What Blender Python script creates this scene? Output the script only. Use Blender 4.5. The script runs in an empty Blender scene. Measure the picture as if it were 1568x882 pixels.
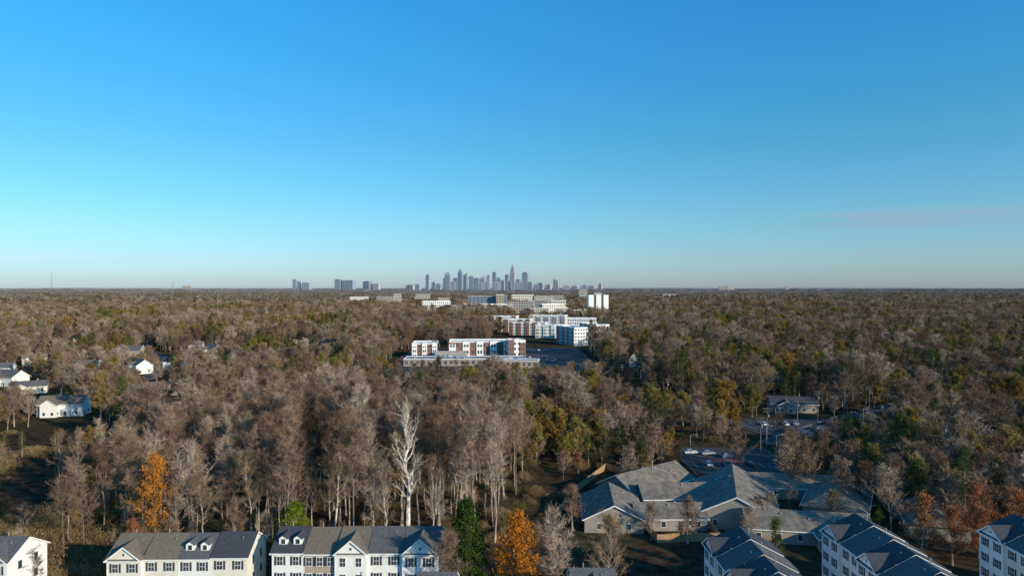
import bpy, math, random
import numpy as np
from mathutils import Vector, Matrix, noise, Euler

rng = random.Random(7)
scene = bpy.context.scene
COL = scene.collection
R = math.radians

# ------------------------------------------------------------------ materials
def new_mat(name):
    m = bpy.data.materials.new(name); m.use_nodes = True
    nt = m.node_tree; nt.nodes.clear()
    out = nt.nodes.new('ShaderNodeOutputMaterial')
    return m, nt, out

def N(nt, t, **kw):
    n = nt.nodes.new(t)
    for k, v in kw.items(): setattr(n, k, v)
    return n

def c4(c): return (c[0], c[1], c[2], 1.0)

def mat(name, col, col2=None, scale=1.0, rough=0.8, spec=0.3, metal=0.0, detail=4, coord='Object', stretch=(1,1,1), lo=0.35, hi=0.65):
    m, nt, out = new_mat(name)
    b = N(nt, 'ShaderNodeBsdfPrincipled')
    b.inputs['Roughness'].default_value = rough
    b.inputs['Specular IOR Level'].default_value = spec
    b.inputs['Metallic'].default_value = metal
    if col2 is None: col2 = tuple(x*0.82 for x in col)
    tc = N(nt, 'ShaderNodeTexCoord'); mp = N(nt, 'ShaderNodeMapping'); mp.inputs['Scale'].default_value = stretch
    nz = N(nt, 'ShaderNodeTexNoise'); nz.inputs['Scale'].default_value = scale; nz.inputs['Detail'].default_value = detail
    cr = N(nt, 'ShaderNodeValToRGB'); cr.color_ramp.elements[0].position = lo; cr.color_ramp.elements[1].position = hi
    cr.color_ramp.elements[0].color = c4(col2); cr.color_ramp.elements[1].color = c4(col)
    nt.links.new(tc.outputs[coord], mp.inputs[0]); nt.links.new(mp.outputs[0], nz.inputs['Vector'])
    nt.links.new(nz.outputs['Fac'], cr.inputs[0]); nt.links.new(cr.outputs[0], b.inputs['Base Color'])
    nt.links.new(b.outputs[0], out.inputs[0])
    return m

def tree_mat(name, cols, scale=0.6, trans=0.0):
    """colour varies per tree (Object Info random) and in clumps"""
    m, nt, out = new_mat(name)
    oi = N(nt, 'ShaderNodeObjectInfo')
    cr = N(nt, 'ShaderNodeValToRGB')
    el = cr.color_ramp.elements
    for i, c in enumerate(cols):
        p = i/(len(cols)-1)
        if i == 0: el[0].position = 0; el[0].color = c4(c)
        elif i == len(cols)-1: el[-1].position = 1; el[-1].color = c4(c)
        else:
            e = el.new(p); e.color = c4(c)
    nt.links.new(oi.outputs['Random'], cr.inputs[0])
    g = N(nt, 'ShaderNodeNewGeometry')
    nz = N(nt, 'ShaderNodeTexNoise'); nz.inputs['Scale'].default_value = scale; nz.inputs['Detail'].default_value = 3
    nt.links.new(g.outputs['Position'], nz.inputs['Vector'])
    mr = N(nt, 'ShaderNodeMapRange'); mr.inputs[1].default_value = 0.3; mr.inputs[2].default_value = 0.7
    mr.inputs[3].default_value = 0.55; mr.inputs[4].default_value = 1.4
    nt.links.new(nz.outputs['Fac'], mr.inputs[0])
    vm = N(nt, 'ShaderNodeVectorMath', operation='SCALE')
    nt.links.new(cr.outputs[0], vm.inputs[0]); nt.links.new(mr.outputs[0], vm.inputs['Scale'])
    d = N(nt, 'ShaderNodeBsdfDiffuse'); nt.links.new(vm.outputs[0], d.inputs['Color'])
    if trans > 0:
        t = N(nt, 'ShaderNodeBsdfTranslucent'); nt.links.new(vm.outputs[0], t.inputs['Color'])
        mx = N(nt, 'ShaderNodeMixShader'); mx.inputs[0].default_value = trans
        nt.links.new(d.outputs[0], mx.inputs[1]); nt.links.new(t.outputs[0], mx.inputs[2])
        nt.links.new(mx.outputs[0], out.inputs[0])
    else:
        nt.links.new(d.outputs[0], out.inputs[0])
    return m

M = {}
M['bark'] = tree_mat('bark', [(0.15,0.115,0.09),(0.26,0.21,0.165),(0.40,0.34,0.28)])
M['twig'] = tree_mat('twig', [(0.13,0.08,0.055),(0.34,0.23,0.16),(0.19,0.11,0.075),(0.48,0.37,0.28),(0.15,0.105,0.08),(0.28,0.175,0.12),(0.40,0.31,0.24),(0.16,0.095,0.06),(0.30,0.21,0.12)])
M['whitebark'] = tree_mat('sycamore_bark', [(0.74,0.68,0.58),(0.78,0.73,0.64)], 1.2)
M['palebranch'] = tree_mat('pale_branches', [(0.50,0.42,0.33),(0.62,0.54,0.44)], 1.0)
M['ochre'] = tree_mat('ochre_leaves', [(0.28,0.165,0.04),(0.32,0.23,0.055),(0.13,0.14,0.035),(0.36,0.22,0.05),(0.20,0.12,0.045),(0.19,0.19,0.04),(0.34,0.25,0.07)], 0.7, 0.25)
M['orange'] = tree_mat('orange_leaves', [(0.58,0.23,0.03),(0.60,0.27,0.035)], 0.8, 0.35)
M['rust'] = tree_mat('rust_leaves', [(0.38,0.14,0.06),(0.44,0.19,0.07)], 0.8, 0.3)
M['pine'] = tree_mat('pine_needles', [(0.045,0.065,0.02),(0.075,0.105,0.026),(0.11,0.13,0.035)], 0.7, 0.15)
M['magnolia'] = tree_mat('magnolia_leaves', [(0.05,0.08,0.018),(0.08,0.11,0.022)], 1.0, 0.15)
M['lime'] = tree_mat('bright_green_leaves', [(0.15,0.21,0.02),(0.18,0.23,0.025)], 1.0, 0.25)
M['brush'] = tree_mat('dry_brush', [(0.27,0.16,0.08),(0.18,0.13,0.065),(0.34,0.23,0.12),(0.13,0.125,0.045),(0.22,0.14,0.085)], 0.5)
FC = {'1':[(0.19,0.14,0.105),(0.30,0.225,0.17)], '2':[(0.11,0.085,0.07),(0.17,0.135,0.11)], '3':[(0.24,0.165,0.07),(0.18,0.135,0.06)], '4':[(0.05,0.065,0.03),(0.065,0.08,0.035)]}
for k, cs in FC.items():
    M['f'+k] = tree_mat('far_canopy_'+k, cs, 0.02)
    M['g'+k] = tree_mat('hazed_far_canopy_'+k, [tuple(c*.5+b*.5 for c, b in zip(q, (.23,.235,.26))) for q in cs], 0.01)  # distance haze painted in: canopy colours mixed with a blue-grey tint
    M['h'+k] = tree_mat('hazed_horizon_canopy_'+k, [tuple(c*.3+b*.7 for c, b in zip(q, (.30,.31,.36))) for q in cs], 0.01)  # stronger painted haze tint for the canopy nearest the horizon

M['white'] = mat('white_siding', (0.80,0.80,0.77), (0.74,0.74,0.71), 0.8)
M['cream'] = mat('cream_siding', (0.74,0.70,0.60), (0.68,0.64,0.54), 0.8)
M['tan'] = mat('tan_siding', (0.40,0.33,0.26), (0.34,0.28,0.21), 0.8)
M['beige'] = mat('beige_siding', (0.33,0.30,0.26), (0.27,0.25,0.21), 0.8)
M['trim'] = mat('white_trim', (0.82,0.82,0.80), (0.78,0.78,0.76), 1)
M['brick'] = mat('red_brick', (0.27,0.145,0.11), (0.20,0.105,0.08), 1.5)
M['glass'] = mat('window_glass', (0.05,0.065,0.085), (0.03,0.04,0.05), 0.5, rough=0.12, spec=0.6)
M['farglass'] = mat('tinted_window_glass', (0.11,0.12,0.14), (0.05,0.055,0.065), 0.15, rough=0.3, spec=0.4)
M['shutter'] = mat('dark_shutters', (0.05,0.055,0.07), None, 2)
M['roof_grey'] = mat('grey_shingles', (0.135,0.13,0.13), (0.085,0.082,0.085), 2.5, rough=0.9, detail=8)
M['roof_blue'] = mat('charcoal_shingles', (0.07,0.073,0.085), (0.045,0.046,0.055), 2.5, rough=0.9, detail=8)
M['roof_brown'] = mat('brown_shingles', (0.20,0.165,0.12), (0.14,0.115,0.085), 2.5, rough=0.9, detail=8)
M['roof_tan'] = mat('weathered_shingles', (0.24,0.205,0.165), (0.12,0.108,0.092), 0.7, rough=0.9, detail=9)
M['metal'] = mat('galvanised_metal', (0.45,0.46,0.48), None, 3, rough=0.45, metal=0.5)
M['wood'] = mat('fence_wood', (0.46,0.29,0.16), (0.30,0.19,0.10), 3, stretch=(1,1,0.2))
M['pole'] = mat('pole_wood', (0.22,0.17,0.13), (0.15,0.12,0.09), 4)
M['asphalt'] = mat('asphalt', (0.065,0.065,0.068), (0.042,0.042,0.045), 0.6, rough=0.9, detail=8)
M['paint'] = mat('road_paint', (0.65,0.65,0.62), None, 2)
M['kerb'] = mat('kerb_concrete', (0.32,0.31,0.29), (0.24,0.23,0.21), 2)
M['gravel'] = mat('gravel_track', (0.22,0.18,0.14), (0.14,0.115,0.09), 1)
M['memb'] = mat('white_membrane_roof', (0.62,0.62,0.62), (0.46,0.46,0.47), 0.06)
M['memb2'] = mat('grey_membrane_roof', (0.24,0.26,0.28), (0.17,0.18,0.20), 0.06)
M['conc'] = mat('concrete', (0.42,0.39,0.35), (0.34,0.32,0.29), 0.2)
M['dark'] = mat('dark_opening', (0.03,0.03,0.035), None, 1)
M['teal'] = mat('blue_metal_roof', (0.16,0.24,0.30), (0.12,0.19,0.24), 0.3, rough=0.5)
M['tyre'] = mat('tyre_rubber', (0.02,0.02,0.02), None, 5)
M['redpave'] = mat('red_paving', (0.35,0.10,0.07), (0.27,0.08,0.06), 2)
M['stone'] = mat('tower_hazed_stone', (0.44,0.43,0.46), (0.39,0.38,0.41), 0.02)  # tower colours here and below are paled towards blue-grey as painted distance haze
M['tglass'] = mat('tower_hazed_blue_glass', (0.30,0.39,0.46), (0.23,0.31,0.38), 0.03, rough=0.3, spec=0.5, stretch=(1,1,3))
M['tdark'] = mat('tower_hazed_dark_glass', (0.19,0.25,0.32), (0.15,0.20,0.26), 0.03, rough=0.3, spec=0.5)
M['tgrey'] = mat('tower_hazed_grey_cladding', (0.34,0.39,0.45), (0.29,0.33,0.39), 0.03)

# ------------------------------------------------------------------ mesh builder
class MB:
    def __init__(s): s.v = []; s.f = []; s.m = []; s.slots = []
    def slot(s, k):
        if k not in s.slots: s.slots.append(k)
        return s.slots.index(k)
    def poly(s, pts, k):
        b = len(s.v); s.v.extend([tuple(p) for p in pts]); s.f.append(tuple(range(b, b+len(pts)))); s.m.append(s.slot(k))
    def box(s, x0, x1, y0, y1, z0, z1, k, top=None):
        b = len(s.v)
        s.v += [(x0,y0,z0),(x1,y0,z0),(x1,y1,z0),(x0,y1,z0),(x0,y0,z1),(x1,y0,z1),(x1,y1,z1),(x0,y1,z1)]
        i = s.slot(k); t = s.slot(top) if top else i
        for f, mm in (((0,1,5,4),i),((1,2,6,5),i),((2,3,7,6),i),((3,0,4,7),i),((4,5,6,7),t),((3,2,1,0),i)):
            s.f.append(tuple(b+q for q in f)); s.m.append(mm)
    def tube(s, pts, rad, n, k, cap=False):
        i = s.slot(k); b = len(s.v)
        for j, p in enumerate(pts):
            a = pts[max(j-1,0)]; c = pts[min(j+1,len(pts)-1)]
            d = (c-a); d = d.normalized() if d.length > 1e-6 else Vector((0,0,1))
            u = d.orthogonal().normalized(); w = d.cross(u)
            for q in range(n):
                an = 2*math.pi*q/n
                s.v.append(tuple(p + (u*math.cos(an)+w*math.sin(an))*rad[j]))
        for j in range(len(pts)-1):
            for q in range(n):
                q2 = (q+1) % n
                s.f.append((b+j*n+q, b+j*n+q2, b+(j+1)*n+q2, b+(j+1)*n+q)); s.m.append(i)
        if cap:
            s.f.append(tuple(b+(len(pts)-1)*n+q for q in range(n))); s.m.append(i)
    def sliver(s, p, d, l, w, k, rg):
        i = s.slot(k); b = len(s.v)
        r = Vector((rg.gauss(0,1), rg.gauss(0,1), rg.gauss(0,1)))
        u = d.cross(r); u = u.normalized()*w*0.5 if u.length > 1e-6 else Vector((w/2,0,0))
        s.v += [tuple(p-u), tuple(p+u), tuple(p+d*l)]
        s.f.append((b,b+1,b+2)); s.m.append(i)
    def leaf(s, p, sz, k, rg, nn=None):
        i = s.slot(k); b = len(s.v)
        n = nn or Vector((rg.gauss(0,1), rg.gauss(0,1), rg.gauss(0,0.8)+0.5)).normalized()
        u = n.orthogonal().normalized(); w = n.cross(u); a = rg.random()*6.28
        u, w = u*math.cos(a)+w*math.sin(a), w*math.cos(a)-u*math.sin(a)
        h = sz*0.5
        s.v += [tuple(p-u*h), tuple(p+w*h*0.6), tuple(p+u*h), tuple(p-w*h*0.6)]
        s.f.append((b,b+1,b+2,b+3)); s.m.append(i)
    def mesh(s, name):
        me = bpy.data.meshes.new(name); me.from_pydata(s.v, [], s.f)
        for k in s.slots: me.materials.append(M[k])
        me.polygons.foreach_set('material_index', s.m); me.update()
        return me
    def obj(s, name, parent=None, loc=None, rot=0, col=None):
        o = bpy.data.objects.new(name, s.mesh(name)); (col or COL).objects.link(o)
        if parent: o.parent = parent
        if loc: o.location = loc
        if rot: o.rotation_euler[2] = rot
        return o

def empty(name, loc, rot=0):
    e = bpy.data.objects.new(name, None); e.empty_display_size = 1; COL.objects.link(e)
    e.location = loc; e.rotation_euler[2] = rot
    return e

# ------------------------------------------------------------------ terrain
def sst(a, b, x):
    t = min(max((x-a)/(b-a), 0), 1); return t*t*(3-2*t)
def gz(x, y):
    r = math.hypot(x, y)
    h = 25*sst(2200, 9000, r)
    k = sst(900, 3000, r)
    if k > 0:
        h += k*11*noise.noise(Vector((x/1300, y/1300, 3.1))) + k*6*noise.noise(Vector((x/400, y/400, 8.1)))
    return h

def ground():
    rs = [0,60,120,180,260,380,550,750,900]
    while rs[-1] < 26000: rs.append(rs[-1]*1.09)
    na = 160; v = [(0,0,0)]; f = []
    for r in rs[1:]:
        for a in range(na):
            an = 2*math.pi*a/na; x = r*math.cos(an); y = r*math.sin(an)
            v.append((x, y, gz(x, y)))
    for a in range(na): f.append((0, 1+a, 1+(a+1) % na))
    for j in range(len(rs)-2):
        for a in range(na):
            b = 1+j*na; c = b+na; a2 = (a+1) % na
            f.append((b+a, c+a, c+a2, b+a2))
    me = bpy.data.meshes.new('ground'); me.from_pydata(v, [], f); me.update()
    for p in me.polygons: p.use_smooth = True
    o = bpy.data.objects.new('ground', me); COL.objects.link(o)
    m, nt, out = new_mat('leaf_litter_and_grass')
    g = N(nt, 'ShaderNodeNewGeometry')
    def nz(sc, d=6):
        n = N(nt, 'ShaderNodeTexNoise'); n.inputs['Scale'].default_value = sc; n.inputs['Detail'].default_value = d
        nt.links.new(g.outputs['Position'], n.inputs['Vector']); return n
    a = nz(0.35, 8); r1 = N(nt, 'ShaderNodeValToRGB')
    r1.color_ramp.elements[0].position = 0.35; r1.color_ramp.elements[0].color = (0.028,0.02,0.014,1)
    r1.color_ramp.elements[1].position = 0.72; r1.color_ramp.elements[1].color = (0.115,0.075,0.045,1)
    nt.links.new(a.outputs['Fac'], r1.inputs[0])
    b = nz(0.5, 8); r2 = N(nt, 'ShaderNodeValToRGB')
    r2.color_ramp.elements[0].position = 0.35; r2.color_ramp.elements[0].color = (0.03,0.036,0.015,1)
    r2.color_ramp.elements[1].position = 0.70; r2.color_ramp.elements[1].color = (0.12,0.09,0.048,1)
    nt.links.new(b.outputs['Fac'], r2.inputs[0])
    c = nz(0.018, 4); r3 = N(nt, 'ShaderNodeValToRGB')
    r3.color_ramp.elements[0].position = 0.5; r3.color_ramp.elements[1].position = 0.58
    nt.links.new(c.outputs['Fac'], r3.inputs[0])
    mx = N(nt, 'ShaderNodeMix', data_type='RGBA')
    nt.links.new(r3.outputs[0], mx.inputs[0]); nt.links.new(r1.outputs[0], mx.inputs[6]); nt.links.new(r2.outputs[0], mx.inputs[7])
    d = N(nt, 'ShaderNodeBsdfDiffuse'); nt.links.new(mx.outputs[2], d.inputs['Color']); nt.links.new(d.outputs[0], out.inputs[0])
    me.materials.append(m)
ground()

def strip(name, pts, width, k, z=0.02, kerb=True, line=True):
    """road: ribbon + kerbs + centre line"""
    P = [Vector((p[0], p[1], 0)) for p in pts]; mb = MB()
    L = []
    for i, p in enumerate(P):
        d = (P[min(i+1,len(P)-1)]-P[max(i-1,0)]).normalized(); L.append(Vector((-d.y, d.x, 0)))
    def rib(o0, o1, z0, kk):
        for i in range(len(P)-1):
            q = [P[i]+L[i]*o0, P[i+1]+L[i+1]*o0, P[i+1]+L[i+1]*o1, P[i]+L[i]*o1]
            mb.poly([(a.x, a.y, z0) for a in q][::-1], kk)
    w = width/2
    rib(-w, w, z, k)
    if line: rib(-0.08, 0.08, z+0.012, 'paint')
    if kerb:
        for s in (-1, 1):
            a, b = sorted((s*w, s*(w+0.2)))
            rib(a, b, z+0.13, 'kerb')
            for i in range(len(P)-1):
                q0 = P[i]+L[i]*s*w; q1 = P[i+1]+L[i+1]*s*w
                mb.poly([(q0.x,q0.y,0),(q1.x,q1.y,0),(q1.x,q1.y,z+0.13),(q0.x,q0.y,z+0.13)], 'kerb')
    return mb.obj(name)

# ------------------------------------------------------------------ trees
def bare_tree(seed, H, cb, spread, nl=20, ns=7, nt=8, tw=0.065, tl=1.3, tr=0.24, bark='bark', twig='twig', up=0.0, leaf=None, nleaf=0, lsz=0.3, limbk=None, fork=0):
    rg = random.Random(seed); mb = MB()
    lean = Vector((rg.uniform(-.06,.06), rg.uniform(-.06,.06), 1))
    K = 8; tp = []
    for j in range(K+1):
        t = j/K; tp.append(Vector((lean.x*H*t+rg.gauss(0,.012)*H*min(t*2,1), lean.y*H*t+rg.gauss(0,.012)*H*min(t*2,1), H*0.95*t)))
    tr_ = [tr*(1-0.88*(j/K)**0.8)*(1.35 if j == 0 else 1) for j in range(K+1)]
    mb.tube(tp, tr_, 6, bark)
    def trunk(t):
        x = t*K; j = min(int(x), K-1); return tp[j].lerp(tp[j+1], x-j)
    limbk = limbk or bark
    for i in range(nl):
        tt = (i+rg.random())/nl; t = cb+(0.99-cb)*tt
        p = trunk(t)
        prof = math.sqrt(max(math.sin(math.pi*(0.22+0.73*tt)), 0.04))
        Ln = spread*prof*rg.uniform(0.6, 1.3)
        az = i*2.4+rg.uniform(-.6,.6); el = R(22)+R(45)*tt+up+rg.uniform(-.2,.2)
        if fork and tt < 0.35: el = R(48); Ln *= 1.25
        d = Vector((math.cos(az)*math.cos(el), math.sin(az)*math.cos(el), math.sin(el)))
        pts = [p]; 
        for s in range(4):
            d = (d+Vector((rg.gauss(0,.15), rg.gauss(0,.15), rg.gauss(0.1,.12)))).normalized()
            pts.append(pts[-1]+d*Ln/4)
        r0 = max(tr*(1-0.85*t)*0.5, 0.03)
        mb.tube(pts, [r0, r0*.75, r0*.55, r0*.38, r0*.2], 4, limbk)
        for s in range(ns):
            u = 0.22+0.78*(s+rg.random())/ns; x = u*4; j = min(int(x), 3)
            q = pts[j].lerp(pts[j+1], x-j); dl = (pts[j+1]-pts[j]).normalized()
            e = (dl*0.9+Vector((rg.gauss(0,.6), rg.gauss(0,.6), rg.gauss(.15,.45)))).normalized()
            sl = Ln*0.42*(1.15-.5*u)*rg.uniform(.7,1.2)
            e2 = (e+Vector((rg.gauss(0,.2), rg.gauss(0,.2), .15))).normalized()
            sp = [q, q+e*sl*.5, q+e*sl*.5+e2*sl*.5]
            mb.tube(sp, [r0*.32, r0*.22, 0.012], 3, limbk)
            for w in range(nt):
                v = 0.1+0.9*(w+rg.random())/nt
                b = sp[0].lerp(sp[1], v*2) if v < .5 else sp[1].lerp(sp[2], v*2-1)
                dd = (e*0.8+Vector((rg.gauss(0,.55), rg.gauss(0,.55), rg.gauss(.25,.45)))).normalized()
                l = tl*rg.uniform(.6,1.25)
                mb.sliver(b, dd, l, tw, twig, rg)
                for _ in range(2):
                    dq = (dd+Vector((rg.gauss(0,.5), rg.gauss(0,.5), rg.gauss(.1,.5)))).normalized()
                    mb.sliver(b+dd*l*rg.uniform(.25,.7), dq, l*.6, tw*.75, twig, rg)
                if leaf:
                    for _ in range(nleaf):
                        mb.leaf(b+dd*l*rg.random()+Vector((rg.gauss(0,.3), rg.gauss(0,.3), rg.gauss(0,.25))), lsz*rg.uniform(.6,1.3), leaf, rg)
    return mb

def pine_tree(seed, H, cb, spread, nl=34, tuft=26, tw=0.09, tl=0.55, k='pine', lod=1):
    rg = random.Random(seed); mb = MB()
    tp = [Vector((rg.gauss(0,.01)*H*j/6, rg.gauss(0,.01)*H*j/6, H*j/6)) for j in range(7)]
    mb.tube(tp, [0.26*(1-.9*j/6) for j in range(7)], 5, 'bark')
    for i in range(nl):
        tt = (i+rg.random())/nl; z = H*(cb+(1-cb)*tt); Ln = spread*(1-tt**1.5*0.85)*rg.uniform(.6,1.15)*(0.6+0.4*min(tt*4,1))
        az = i*2.4+rg.uniform(-.5,.5); el = R(rg.uniform(-5,30)+25*tt)
        d = Vector((math.cos(az)*math.cos(el), math.sin(az)*math.cos(el), math.sin(el)))
        p = Vector((0,0,z)); mb.tube([p, p+d*Ln], [0.05, 0.015], 3, 'bark')
        nc = 4 if lod else 2
        for s in range(nc):
            c = p+d*Ln*(0.3+0.7*(s+rg.random())/nc)+Vector((rg.gauss(0,.35), rg.gauss(0,.35), rg.gauss(0.1,.2)))
            for _ in range(tuft):
                dd = Vector((rg.gauss(0,1), rg.gauss(0,1), rg.gauss(.4,.8))).normalized()
                mb.sliver(c+dd*0.15, dd, tl*rg.uniform(.7,1.5), tw, k, rg)
    return mb

def dense_tree(seed, H, spread, k, n=9000, lsz=0.28, base=0.05, conic=0.5):
    rg = random.Random(seed); mb = MB()
    mb.tube([Vector((0,0,0)), Vector((0,0,H*.5)), Vector((0,0,H*.95))], [.28,.16,.03], 6, 'bark')
    nc = n//60
    for i in range(nc):
        tt = rg.random()**0.85; z = H*(base+(1-base)*tt)
        rr = spread*(math.sqrt(max(1-tt**1.6,0.0))*(1-conic)+conic*(1-tt))*min(1, .55+tt*4)
        a = rg.random()*6.283; q = rr*rg.uniform(.5,1.2)
        c = Vector((math.cos(a)*q, math.sin(a)*q, z))
        mb.tube([Vector((0,0,max(z-1.2,0.1))), c], [.05,.015], 3, 'bark')
        cs = rg.uniform(.45,.95)
        for _ in range(60):
            o = Vector((rg.gauss(0,cs*.55), rg.gauss(0,cs*.55), rg.gauss(0,cs*.45)))
            mb.leaf(c+o, lsz*rg.uniform(.6,1.3), k, rg)
    return mb

def shrub(seed, H, W, twig, leaf, n=500, nl=500, tw=0.05, lsz=.2):
    rg = random.Random(seed); mb = MB()
    for i in range(n):
        a = rg.random()*6.28; r = W*math.sqrt(rg.random())*.6
        p = Vector((math.cos(a)*r, math.sin(a)*r, rg.random()*H*.5))
        d = Vector((math.cos(a)*.5+rg.gauss(0,.3), math.sin(a)*.5+rg.gauss(0,.3), 1)).normalized()
        mb.sliver(p, d, H*rg.uniform(.3,.6), tw, twig, rg)
    for i in range(nl):
        a = rg.random()*6.28; r = W*math.sqrt(rg.random()); z = H*(rg.random()**.8)*math.sqrt(max(1-(r/W)**2,.05))
        mb.leaf(Vector((math.cos(a)*r, math.sin(a)*r, z)), lsz*rg.uniform(.6,1.4), leaf, rg)
    return mb

PROT = bpy.data.collections.new('woodland_prototypes')
near = {}
near['bare'] = [
  bare_tree(1, 22, .45, 4.2, up=.25, nl=20), bare_tree(2, 23, .50, 3.8, up=.35, nl=18), bare_tree(3, 20, .40, 5.2, up=.1, nl=20),
  bare_tree(4, 22, .47, 4.6, up=.2, nl=18), bare_tree(6, 21, .55, 4.0, up=.3, nl=16)]
near['round'] = [bare_tree(7, 16, .2, 6.4, up=-.05, nl=24, ns=8, nt=8, tw=.12, tl=1.4, fork=1), bare_tree(8, 18, .24, 7.0, up=.0, nl=24, ns=8, nt=8, tw=.12, tl=1.5, fork=1),
  bare_tree(9, 15, .18, 6.0, up=.05, nl=24, ns=8, nt=8, tw=.12, tl=1.3, fork=1), bare_tree(5, 18, .3, 5.8, up=.1, nl=24, ns=8, nt=8, tw=.12)]
near['pale'] = [bare_tree(11, 22, .35, 5, bark='palebranch', twig='twig', limbk='palebranch', up=.25)]
near['ochre'] = [bare_tree(21, 16, .25, 5.6, nl=20, ns=6, nt=5, leaf='ochre', nleaf=8, lsz=.45), bare_tree(22, 15, .2, 5.6, nl=20, ns=6, nt=5, leaf='ochre', nleaf=13, lsz=.48), bare_tree(23, 17, .3, 5.0, nl=18, ns=6, nt=5, leaf='ochre', nleaf=4, lsz=.42)]
near['pine'] = [pine_tree(31, 22, .45, 3.8), pine_tree(32, 20, .3, 4.2)]
near['rust'] = [bare_tree(41, 13, .2, 4.4, nl=20, ns=6, nt=5, leaf='rust', nleaf=7, lsz=.34)]
near['green'] = [dense_tree(51, 11, 3.6, 'magnolia', 6000, .3)]
near['brush'] = [shrub(61, 3, 2.6, 'brush', 'brush'), shrub(62, 2.2, 3, 'brush', 'brush')]
NM = {}
for k, lst in near.items():
    NM[k] = [mb.mesh('near_%s_%d' % (k, i)) for i, mb in enumerate(lst)]
mid = {
 'bare': [bare_tree(s, 17, .25, 6.4, nl=15, ns=5, nt=4, tw=.28, tl=1.9, up=.0) for s in (101,102,103,104)],
 'ochre': [bare_tree(s, 16, .25, 5.8, nl=12, ns=4, nt=4, tw=.17, tl=1.5, leaf='ochre', nleaf=6, lsz=.95) for s in (111,112)],
 'pine': [pine_tree(121, 20, .3, 4.8, nl=26, tuft=13, tw=.30, tl=1.0, lod=0), pine_tree(122, 18, .25, 4.6, nl=24, tuft=13, tw=.3, tl=1.0, lod=0)],
}
MM = {k: [mb.mesh('mid_%s_%d' % (k, i)) for i, mb in enumerate(l)] for k, l in mid.items()}

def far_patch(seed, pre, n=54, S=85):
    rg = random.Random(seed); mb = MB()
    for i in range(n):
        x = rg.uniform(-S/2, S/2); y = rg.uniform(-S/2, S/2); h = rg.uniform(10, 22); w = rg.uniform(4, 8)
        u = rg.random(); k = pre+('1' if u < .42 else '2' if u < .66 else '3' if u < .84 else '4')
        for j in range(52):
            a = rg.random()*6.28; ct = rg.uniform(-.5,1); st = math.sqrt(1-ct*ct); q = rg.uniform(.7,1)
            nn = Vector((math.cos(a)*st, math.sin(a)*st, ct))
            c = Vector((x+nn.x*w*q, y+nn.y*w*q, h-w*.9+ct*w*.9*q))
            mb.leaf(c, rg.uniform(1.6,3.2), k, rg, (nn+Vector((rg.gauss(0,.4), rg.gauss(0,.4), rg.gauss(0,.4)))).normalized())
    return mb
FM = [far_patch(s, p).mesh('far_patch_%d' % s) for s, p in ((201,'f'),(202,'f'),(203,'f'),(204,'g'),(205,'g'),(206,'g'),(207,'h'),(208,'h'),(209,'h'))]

# ------------------------------------------------------------------ clearings (roads, yards, car parks, buildings)
sub = [(-198,302,10,18,9,5.6,8.6,'white','roof_brown'),(-289,393,-20,18,10,5.6,9,'white','roof_grey'),(-306,380,10,12,10,5,8,'white','roof_grey'),(-258,365,30,16,9,4,6.5,'cream','roof_grey'),
 (-245,452,-50,16,10,5.6,9,'white','roof_grey'),(-236,478,10,13,9,5,8,'white','roof_blue'),(-250,572,-40,16,10,5,9,'white','roof_grey'),(-313,560,0,20,10,5,9,'tan','roof_grey'),(-185,362,15,14,8,4,6.5,'white','roof_grey'),
 (-172,345,-30,10,8,4,6,'cream','roof_blue'),(-282,455,0,14,9,5,8,'tan','roof_brown'),(-330,440,20,15,9,5,8,'white','roof_grey'),(-350,500,40,15,9,5,8,'cream','roof_brown'),
 (-225,530,-10,16,9,5,8,'white','roof_grey'),(-290,620,10,18,9,5,8,'white','roof_grey'),(-200,640,30,16,9,5,8,'tan','roof_brown'),
 (90,492,70,12,9,6,10,'white','roof_blue'),(104,480,0,9,7,7,9,'white','roof_grey'),(480,900,20,16,10,6,9,'white','roof_grey'),(-420,640,10,16,10,6,9,'white','roof_grey'),(-390,700,10,16,10,6,9,'cream','roof_grey'),
 (158,238,-25,20,11,4,7,'tan','roof_blue'),(178,222,-25,16,10,4,7,'tan','roof_blue'),(205,330,20,16,10,4.5,7.5,'cream','roof_grey'),(240,300,20,16,10,4.5,7.5,'white','roof_grey'),(128,312,-10,20,11,4,6.6,'tan','roof_blue'),
 (300,420,10,16,10,5,8,'white','roof_grey'),(380,520,30,16,10,5,8,'white','roof_brown'),(255,620,0,16,10,6,9,'white','roof_grey')]
CL = []; RC = []
def clear(x0, y0, x1, y1, r): CL.append((x0, y0, x1, y1, r))
def rect(x0, x1, y0, y1): RC.append((x0, x1, y0, y1))
def is_clear(x, y, pad=0):
    for a in RC:
        if a[0]-pad < x < a[1]+pad and a[2]-pad < y < a[3]+pad: return True
    for (x0, y0, x1, y1, r) in CL:
        dx, dy = x1-x0, y1-y0; L2 = dx*dx+dy*dy
        t = 0 if L2 == 0 else min(max(((x-x0)*dx+(y-y0)*dy)/L2, 0), 1)
        if math.hypot(x-x0-dx*t, y-y0-dy*t) < r+pad: return True
    return False
for h_ in sub:      # house plots with front gardens
    fy = 58 if h_[0] < 0 else 22
    clear(h_[0], h_[1], h_[0]*(1-fy/h_[1]), h_[1]-fy, 10)

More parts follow.
